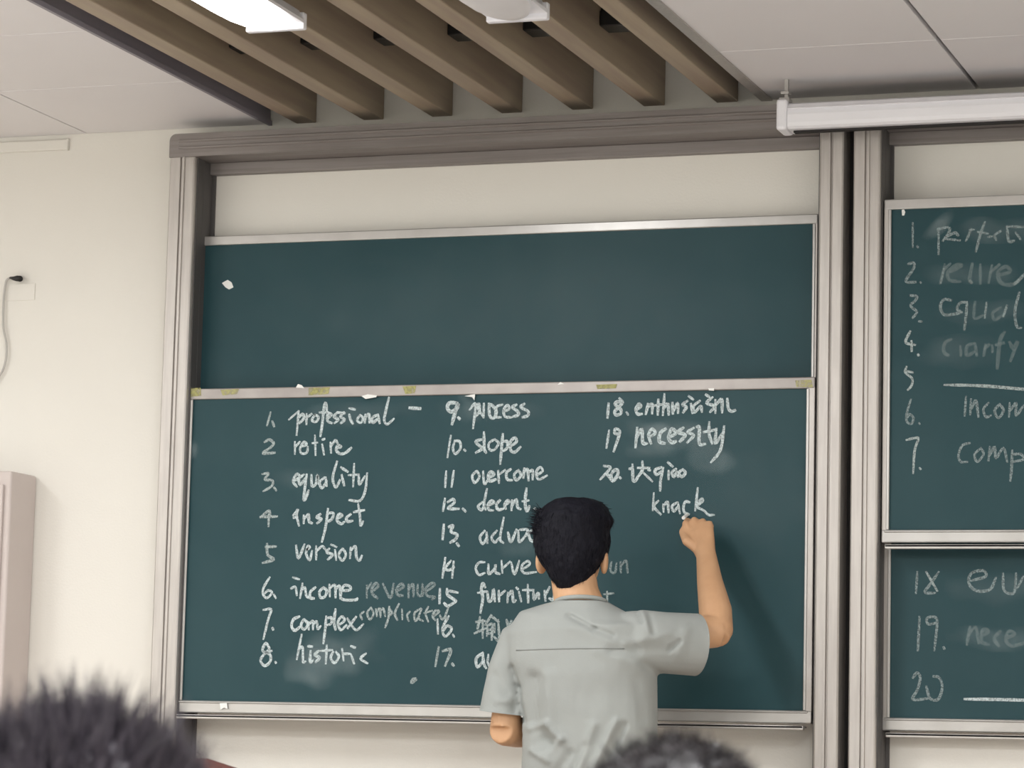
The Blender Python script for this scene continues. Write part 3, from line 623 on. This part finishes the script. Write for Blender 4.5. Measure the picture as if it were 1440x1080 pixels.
tube(skin, [wl+dv*.02+Vector((0, .01, .02)), wl+dv*.05+Vector((0, .02, .045)), wl+dv*.085+Vector((0, .034, .045))], [.013, .0115, .0085], ref=(0, 1, 0), n=12)
# legs
for sx in (-1, 1):
    hip = Vector((mx+sx*.085, YM, .98)); kne = Vector((mx+sx*.10, YM+.01, .60)); ank = Vector((mx+sx*.105, YM-.01, .24))
    tube(skin, [hip, hip*.5+kne*.5, kne, kne*.6+ank*.4+Vector((0, -.01, 0)), ank, Vector((ank.x, ank.y, .19))], [.085, .075, .054, .052, .034, .036], ref=(0, 1, 0))
    tube(skin, [Vector((ank.x, ank.y-.05, .185)), Vector((ank.x, ank.y+.05, .185)), Vector((ank.x+sx*.01, ank.y+.15, .175))], [(.032, .03), (.038, .028), (.034, .018)], ref=(0, 0, 1))
body = meobj('body', remeshed(skin, .0042, 3), M['skin'], man)
face_parts(man, hc)
# chalk stick held to the board
tip = J(966, 724, D1-.001); bm = bmesh.new(); tube(bm, [tip, tip+Vector((.003, -.045, -.012))], [.0048, .005], ref=(0, 0, 1), n=12)
o = obj('chalk_stick', bm, M['stick'], None, smooth=False); o['label'] = 'short white chalk stick held against the board in the raised hand'; o['category'] = 'chalk'
# t-shirt
sb = bmesh.new()
RW = [(817, 845, 34, .062, -.605), (817, 853, 52, .078, -.605), (816, 866, 84, .098, -.60), (815, 885, 104, .115, -.60), (818, 915, 104, .124, -.60), (824, 950, 98, .128, -.60), (828, 1000, 94, .125, -.60), (829, 1045, 93, .120, -.60), (829, 1100, 94, .118, -.60), (829, 1170, 97, .120, -.60), (829, 1235, 101, .125, -.60)]
pts = []; rad = []
for cx_, py, hw, b, Y in RW:
    c = at(cx_, py, Y); pts.append(c); rad.append(((at(cx_+hw, py, Y)-c).length, b))
tube(sb, pts, rad, ref=(0, 1, 0), n=40, p=2.3)
slv = at(984, 907, -.50)
tube(sb, [J(862, 905, -.6), J(905, 902, -.60), J(935, 904, -.565), slv, slv+(slv-J(935, 904, -.565)).normalized()*.012], [.078, .080, .078, .080, .080], ref=(0, 1, 0), n=28)
sle = at(707, 1003, -.62)
tube(sb, [J(760, 893, -.6), J(730, 905, -.60), J(713, 948, -.605), sle, sle+(sle-J(713, 948, -.605))*.35], [.060, .058, (.050, .060), (.061, .066), (.065, .068)], ref=(0, 1, 0), n=28)
sm = remeshed(sb, .0055, 4)
FOLD = [((800, 866), (835, 884), 3.5, -.014), ((835, 884), (862, 894), 4, -.010), ((806, 880), (860, 905), 9, .005), ((719, 938), (727, 965), 3.5, -.012), ((727, 965), (735, 1014), 3.5, -.014),
        ((750, 955), (750, 1020), 10, -.016), ((772, 950), (775, 1030), 9, .010), ((744, 1024), (768, 1018), 5, .014), ((768, 1018), (790, 1040), 4, .012), ((790, 1040), (768, 1062), 5, .010),
        ((766, 1040), (772, 1048), 9, -.016), ((748, 1055), (770, 1070), 5, .012), ((800, 1060), (782, 1090), 7, -.014), ((835, 1020), (812, 1085), 6, .012), ((822, 1050), (800, 1090), 6, -.010), ((866, 1015), (835, 1080), 5, .012),
        ((878, 1020), (850, 1075), 5, -.012), ((940, 914), (956, 902), 3.5, -.012), ((955, 920), (965, 885), 8, .006), ((893, 856), (902, 874), 3, -.012), ((912, 862), (920, 890), 4, -.008), ((905, 860), (912, 885), 4, .008),
        ((880, 905), (940, 890), 7, .006), ((860, 915), (930, 912), 7, -.006), ((840, 915), (900, 935), 9, .006), ((905, 935), (930, 950), 6, -.010), ((895, 955), (905, 1010), 7, -.006), ((700, 985), (728, 985), 6, .008), ((696, 950), (712, 975), 6, -.006), ((725, 985), (722, 1000), 6, -.012)]
back = man.location
for o_, d_ in ((at(976, 907, -.50), (slv-J(935, 904, -.565)).normalized()), (sle, Vector((-.10, 0, -1)).normalized())):
    for v in sm.vertices:       # crisp sleeve openings
        q = v.co-o_; h_ = q.dot(d_)
        if h_ > 0 and q.length < .13 and (q.x < .064 or o_ is not sle): v.co -= d_*h_
for v in sm.vertices:
    if v.normal.y < .35:
        x, y = pix(v.co); d = 0
        for (a0, b0), (a1, b1), wd, am in FOLD:
            if am > 0 and False: continue
            dx, dy = a1-a0, b1-b0; t_ = max(0, min(1, ((x-a0)*dx+(y-b0)*dy)/(dx*dx+dy*dy)))
            q = (x-a0-t_*dx)**2+(y-b0-t_*dy)**2
            if q < 9*wd*wd: d += am*math.exp(-q/(wd*wd))
        f = max(0, min(1, (.35-v.normal.y)/.5))
        nz = .0045*noise.noise(Vector((x*.018, y*.022, 1)))+.002*noise.noise(Vector((x*.05, y*.03, 5)))
        v.co += Vector((v.normal.x*.3, -1, 0))*(d*.85+nz)*f
shirt = meobj('t_shirt', sm, M['shirt'], man, label='pale grey short-sleeved t-shirt')
# collar rib and yoke seam
bm = bmesh.new(); c = at(817, 847, -.603); n = 48; L = []
for k in range(n+1):
    a_ = 2*math.pi*k/n; L.append(c+Vector((.064*math.cos(a_), .062*math.sin(a_), .004*math.cos(a_)-.010*math.sin(a_))))
tube(bm, L, [.0055]*len(L), ref=(0, 0, 1), n=8)
o = obj('collar', bm, M['shirt'], man, smooth=True)
from mathutils.bvhtree import BVHTree
def on_mesh(me, off, P2, lift=.001):
    bv = BVHTree.FromPolygons([v.co+off for v in me.vertices], [tuple(q.vertices) for q in me.polygons]); out = []
    for x, y in P2:
        d = (fw+rt*((x-720)/F)-up*((y-540)/F)).normalized(); h = bv.ray_cast(CAM, d)
        if h[0]: out.append(h[0]+h[1]*lift)
    return out
sp_ = on_mesh(sm, man.location, [(726+k*8, 914.5-1.2*math.sin(k/19*3.1)-k*.12) for k in range(20)], .0002)
if len(sp_) > 3:
    bm = bmesh.new(); tube(bm, sp_, [.0016]*len(sp_), n=6); obj('yoke_seam', bm, M['seam'], man, smooth=True)
# trousers and shoes
tb = bmesh.new()
tube(tb, [Vector((mx, YM, 1.08)), Vector((mx, YM, 1.0)), Vector((mx, YM, .93))], [(.165, .115), (.172, .12), (.15, .11)], ref=(0, 1, 0), n=28)
for sx in (-1, 1):
    tube(tb, [Vector((mx+sx*.08, YM, 1.0)), Vector((mx+sx*.092, YM, .8)), Vector((mx+sx*.10, YM+.012, .6)), Vector((mx+sx*.104, YM, .4)), Vector((mx+sx*.105, YM, .21))], [(.098, .108), (.092, .098), (.075, .08), (.065, .07), (.06, .068)], ref=(0, 1, 0), n=24)
meobj('trousers', remeshed(tb, .009, 4), M['trousers'], man)
for sx in (-1, 1):
    bm = bmesh.new(); X = mx+sx*.108
    tube(bm, [Vector((X, YM-.085, .195)), Vector((X, YM-.05, .20)), Vector((X, YM+.03, .20)), Vector((X, YM+.11, .188)), Vector((X, YM+.18, .178))], [(.025, .03), (.04, .045), (.044, .046), (.048, .036), (.034, .022)], ref=(0, 0, 1), n=20)
    obj('shoe', bm, M['shoe'], man, smooth=True)
# hair, rings measured from the back
hb = bmesh.new(); HR = [(700.5, 800, 828, .035, -.58), (703, 786, 838, .060, -.58), (706, 778, 844, .074, -.58), (715, 766, 852, .090, -.583), (728, 756, 859, .104, -.585), (743, 753, 855, .107, -.587), (760, 753, 855, .104, -.590), (773, 755, 854, .096, -.598),
      (784, 758, 849, .086, -.605), (800, 768, 838, .070, -.615), (815, 777, 827, .052, -.622), (827, 786, 816, .036, -.625), (834, 796, 807, .020, -.625)]
pts = []; rad = []
for py, xa, xb, b, Y in HR:
    c = at((xa+xb)/2, py, Y); pts.append(c); rad.append(((at(xb, py, Y)-c).length, b))
tube(hb, pts[::-1], rad[::-1], ref=(0, 1, 0), n=30, p=2.15, flat=True)
# forelock and side tufts
ellipsoid(hb, at(812, 728, -.52), (.072, .07, .036)); ellipsoid(hb, at(852, 733, -.58), (.015, .05, .022)); ellipsoid(hb, at(763, 724, -.58), (.010, .04, .016))
hm = remeshed(hb, .0045, 3)
for v in hm.vertices: v.co += v.normal*(.0022*noise.noise(v.co*70)+.003*noise.noise(v.co*28))
hbm = bmesh.new(); hbm.from_mesh(hm); cz = hc
spots = []
vs = [v for v in hm.vertices if v.normal.z > -.6]
for v in random.sample(vs, min(2600, len(vs))):
    n_ = v.normal.copy(); fl = Vector((n_.x*.2, n_.y*.2-.15, -1)); fl = (fl-n_*fl.dot(n_)).normalized() if (fl-n_*fl.dot(n_)).length > .01 else Vector((0, -1, 0))
    if n_.z > .55: fl = Vector((random.uniform(-.5, .5), 1, -.1)).normalized()
    spots.append((v.co.copy(), n_, fl))
strands(hbm, spots, .018, .0016, curl=.2, lift=.05)
tuft = [(v.co.copy(), (v.normal+Vector((-.6, 0, .1))).normalized(), Vector((-1, 0, .2))) for v in vs if 750 < pix(v.co)[0] < 762 and 712 < pix(v.co)[1] < 752 and v.normal.x < -.3]
strands(hbm, random.sample(tuft, min(140, len(tuft))), .022, .002, curl=.4, lift=.8)
me = bpy.data.meshes.new('hair'); hbm.to_mesh(me); hbm.free()
for q in me.polygons: q.use_smooth = True
meobj('hair', me, M['hair'], man, label='short thick black hair')

# ---------------------------------------------------------------- seated students
def student(label, px, py, fwd, rs, cloth, hairm, style, rz=.108, chair_label=''):
    """head centre seen at pixel (px,py), fwd metres from the camera along y"""
    hc = at(px, py, CAM.y+fwd)
    t = thing('person', label, 'person', (hc.x, hc.y, 0))
    nk = hc+Vector((0, -.03, -.17)); s = bmesh.new(); head_geo(s, hc, nk)
    hp = Vector((hc.x, hc.y-.10, .50)); ch = Vector((hc.x, hc.y-.05, hc.z-.36))
    tube(s, [hp, hp*.5+ch*.5, ch, Vector((hc.x, hc.y-.04, hc.z-.21)), nk], [(.15, .11), (.14, .10), (.165, .11), (.13, .075), (.065, .06)], ref=(0, 1, 0), n=24)
    for sx in (-1, 1):
        a = Vector((hc.x+sx*.17, hc.y-.04, hc.z-.25)); b = Vector((hc.x+sx*.21, hc.y+.02, hc.z-.52)); c = Vector((hc.x+sx*.10, hc.y+.24, hc.z-.54)); d = Vector((hc.x+sx*.03, hc.y+.31, hc.z-.54))
        tube(s, [a*.8+ch*.2, a, a*.5+b*.5, b], [.05, .052, .045, .038], ref=(0, 1, 0)); tube(s, [b, b*.6+c*.4, c], [.038, .036, .026], ref=(0, 0, 1)); tube(s, [c, c*.5+d*.5, d], [(.02, .026), (.014, .038), (.012, .036)], ref=(0, 0, 1))
        dv = (d-c).normalized(); sd = Vector((-dv.y, dv.x, 0))
        for k in range(4):
            b0 = d+sd*(.027-.018*k); tube(s, [d-dv*.03+sd*(.02-.013*k), b0, b0+dv*.03, b0+dv*.05+Vector((0, 0, -.01))], [.009, .009, .008, .006], ref=(0, 0, 1), n=10)
        tube(s, [c+dv*.01, c+dv*.03+Vector((sx*-.03, 0, .01)), c+dv*.06+Vector((sx*-.035, 0, 0))], [.012, .011, .008], ref=(0, 0, 1), n=10)
        h = Vector((hc.x+sx*.085, hc.y-.08, .52)); k_ = Vector((hc.x+sx*.10, hc.y+.36, .50)); an = Vector((hc.x+sx*.10, hc.y+.36, .09))
        tube(s, [h, h*.5+k_*.5, k_], [.085, .075, .056], ref=(0, 0, 1)); tube(s, [k_, k_*.6+an*.4, an], [.056, .05, .034], ref=(0, 1, 0)); tube(s, [an+Vector((0, -.05, -.04)), an+Vector((0, .05, -.045)), an+Vector((0, .16, -.06))], [(.03, .03), (.036, .028), (.032, .016)], ref=(0, 0, 1))
    meobj('body', remeshed(s, .006, 3), M['skin'], t); face_parts(t, hc)
    c_ = bmesh.new()
    tube(c_, [Vector((hc.x, hc.y-.09, .46)), ch*.6+hp*.4, ch, Vector((hc.x, hc.y-.04, hc.z-.225)), Vector((hc.x, hc.y-.035, hc.z-.185)), nk+Vector((0, 0, .02))], [(.19, .14), (.18, .13), (.195, .135), (.17, .10), (.11, .08), (.066, .062)], ref=(0, 1, 0), n=28)
    for sx in (-1, 1):
        a = Vector((hc.x+sx*.17, hc.y-.04, hc.z-.25)); b = Vector((hc.x+sx*.21, hc.y+.02, hc.z-.52)); tube(c_, [a*.8+ch*.2, a, a*.35+b*.65], [.07, .072, .07], ref=(0, 1, 0))
    meobj('t_shirt', remeshed(c_, .01, 4), M[cloth], t)
    tb = bmesh.new()
    for sx in (-1, 1):
        h = Vector((hc.x+sx*.085, hc.y-.10, .53)); k_ = Vector((hc.x+sx*.10, hc.y+.36, .51)); an = Vector((hc.x+sx*.10, hc.y+.36, .10))
        tube(tb, [h, h*.5+k_*.5, k_], [.10, .09, .075], ref=(0, 0, 1)); tube(tb, [k_+Vector((0, 0, .04)), k_*.6+an*.4, an], [.075, .068, .06], ref=(0, 1, 0))
    meobj('trousers', remeshed(tb, .012, 3), M['trousers'], t)
    for sx in (-1, 1):
        X = hc.x+sx*.10; Y_ = hc.y+.36; bm = bmesh.new()
        tube(bm, [Vector((X, Y_-.09, .04)), Vector((X, Y_-.03, .052)), Vector((X, Y_+.08, .045)), Vector((X, Y_+.17, .03))], [(.03, .036), (.042, .05), (.047, .04), (.032, .024)], ref=(0, 0, 1), n=18); obj('shoe', bm, M['shoe'], t, smooth=True)
    # hair: a cap plus strands
    hb = bmesh.new(); bmesh.ops.create_icosphere(hb, subdivisions=5, radius=1)
    for v in hb.verts:
        n_ = v.co.copy(); f = 1.0
        r = Vector((.088*rs, .108*rs, rz*rs))
        q = Vector((n_.x*r.x, n_.y*r.y, n_.z*r.z))
        low = -.045 if n_.y < .1 else .045
        if q.z < low: q.z = low+(q.z-low)*.15; q.x *= .93; q.y *= .93
        q += n_*(.006*noise.noise(n_*5)+.004*noise.noise(n_*13))
        v.co = hc+Vector((0, -.012, .022))+q
    bmesh.ops.recalc_face_normals(hb, faces=hb.faces); hb.normal_update()
    vv = [v for v in hb.verts if v.co.z > hc.z-.03]; sp_ = []
    for v in vv:
        n_ = v.normal.copy()
        for rep in range(3 if style == 'spiky' else 3):
            p = v.co+Vector([random.uniform(-.003, .003) for _ in range(3)])
            if style == 'spiky': fl = Vector((.35*noise.noise(v.co*24)+.1, -.1, 1.0)).normalized()
            else: fl = Vector((noise.noise(v.co*40), noise.noise(v.co*41+Vector((5, 0, 0))), noise.noise(v.co*39+Vector((0, 7, 0))))).normalized()
            sp_.append((p, n_, fl))
    if style == 'spiky':
        strands(hb, sp_, .030, .0022, curl=.22, lift=.45)
        # clumped spikes
        pick = [q for q in sp_ if q[1].z > .05]
        for p, n_, fl in random.sample(pick, min(420, len(pick))):
            tp = p+(n_*.5+fl*.8+Vector((random.uniform(-.4, .4), random.uniform(-.3, .3), 0))).normalized()*random.uniform(.018, .036)
            strands(hb, [(p+Vector([random.uniform(-.004, .004) for _ in range(3)]), (tp-p).normalized(), (tp-p).normalized()) for _ in range(7)], .050, .0022, curl=.10, lift=.5)
    else: strands(hb, sp_, .016, .0020, curl=.9, lift=.5, seg=4)
    me = bpy.data.meshes.new('hair'); hb.to_mesh(me); hb.free()
    for q in me.polygons: q.use_smooth = True
    meobj('hair', me, M[hairm], t)
    # stool
    c = thing('student_chair', chair_label, 'chair', (hc.x, hc.y-.05, 0))
    bm = bmesh.new(); box(bm, (hc.x-.2, hc.y-.25, .40), (hc.x+.2, hc.y+.15, .425), .008); obj('seat', bm, M['podium'], c)
    bm = bmesh.new(); box(bm, (hc.x-.19, hc.y-.275, .62), (hc.x+.19, hc.y-.255, .80), .008); obj('backrest', bm, M['podium'], c)
    for sx in (-1, 1):
        for sy_ in (-.26, .13):
            bm = bmesh.new(); tube(bm, [Vector((hc.x+sx*.18, hc.y+sy_, 0)), Vector((hc.x+sx*.17, hc.y+sy_, .41 if sy_ > 0 else .78))], [.012, .012], ref=(0, 1, 0), n=10); obj('leg', bm, M['alud'], c, smooth=True)
    return t
student('seated student with spiky dark brown hair at lower left, seen from behind', 108, 1214, 2.6, 1.22, 'navy', 'hair2', 'spiky', rz=.088, chair_label='wooden chair under the spiky-haired student')
student('seated student with curly black hair at bottom right of centre, seen from behind', 952, 1243, 2.75, 1.12, 'maroon', 'hair3', 'curly', rz=.098, chair_label='wooden chair under the curly-haired student')
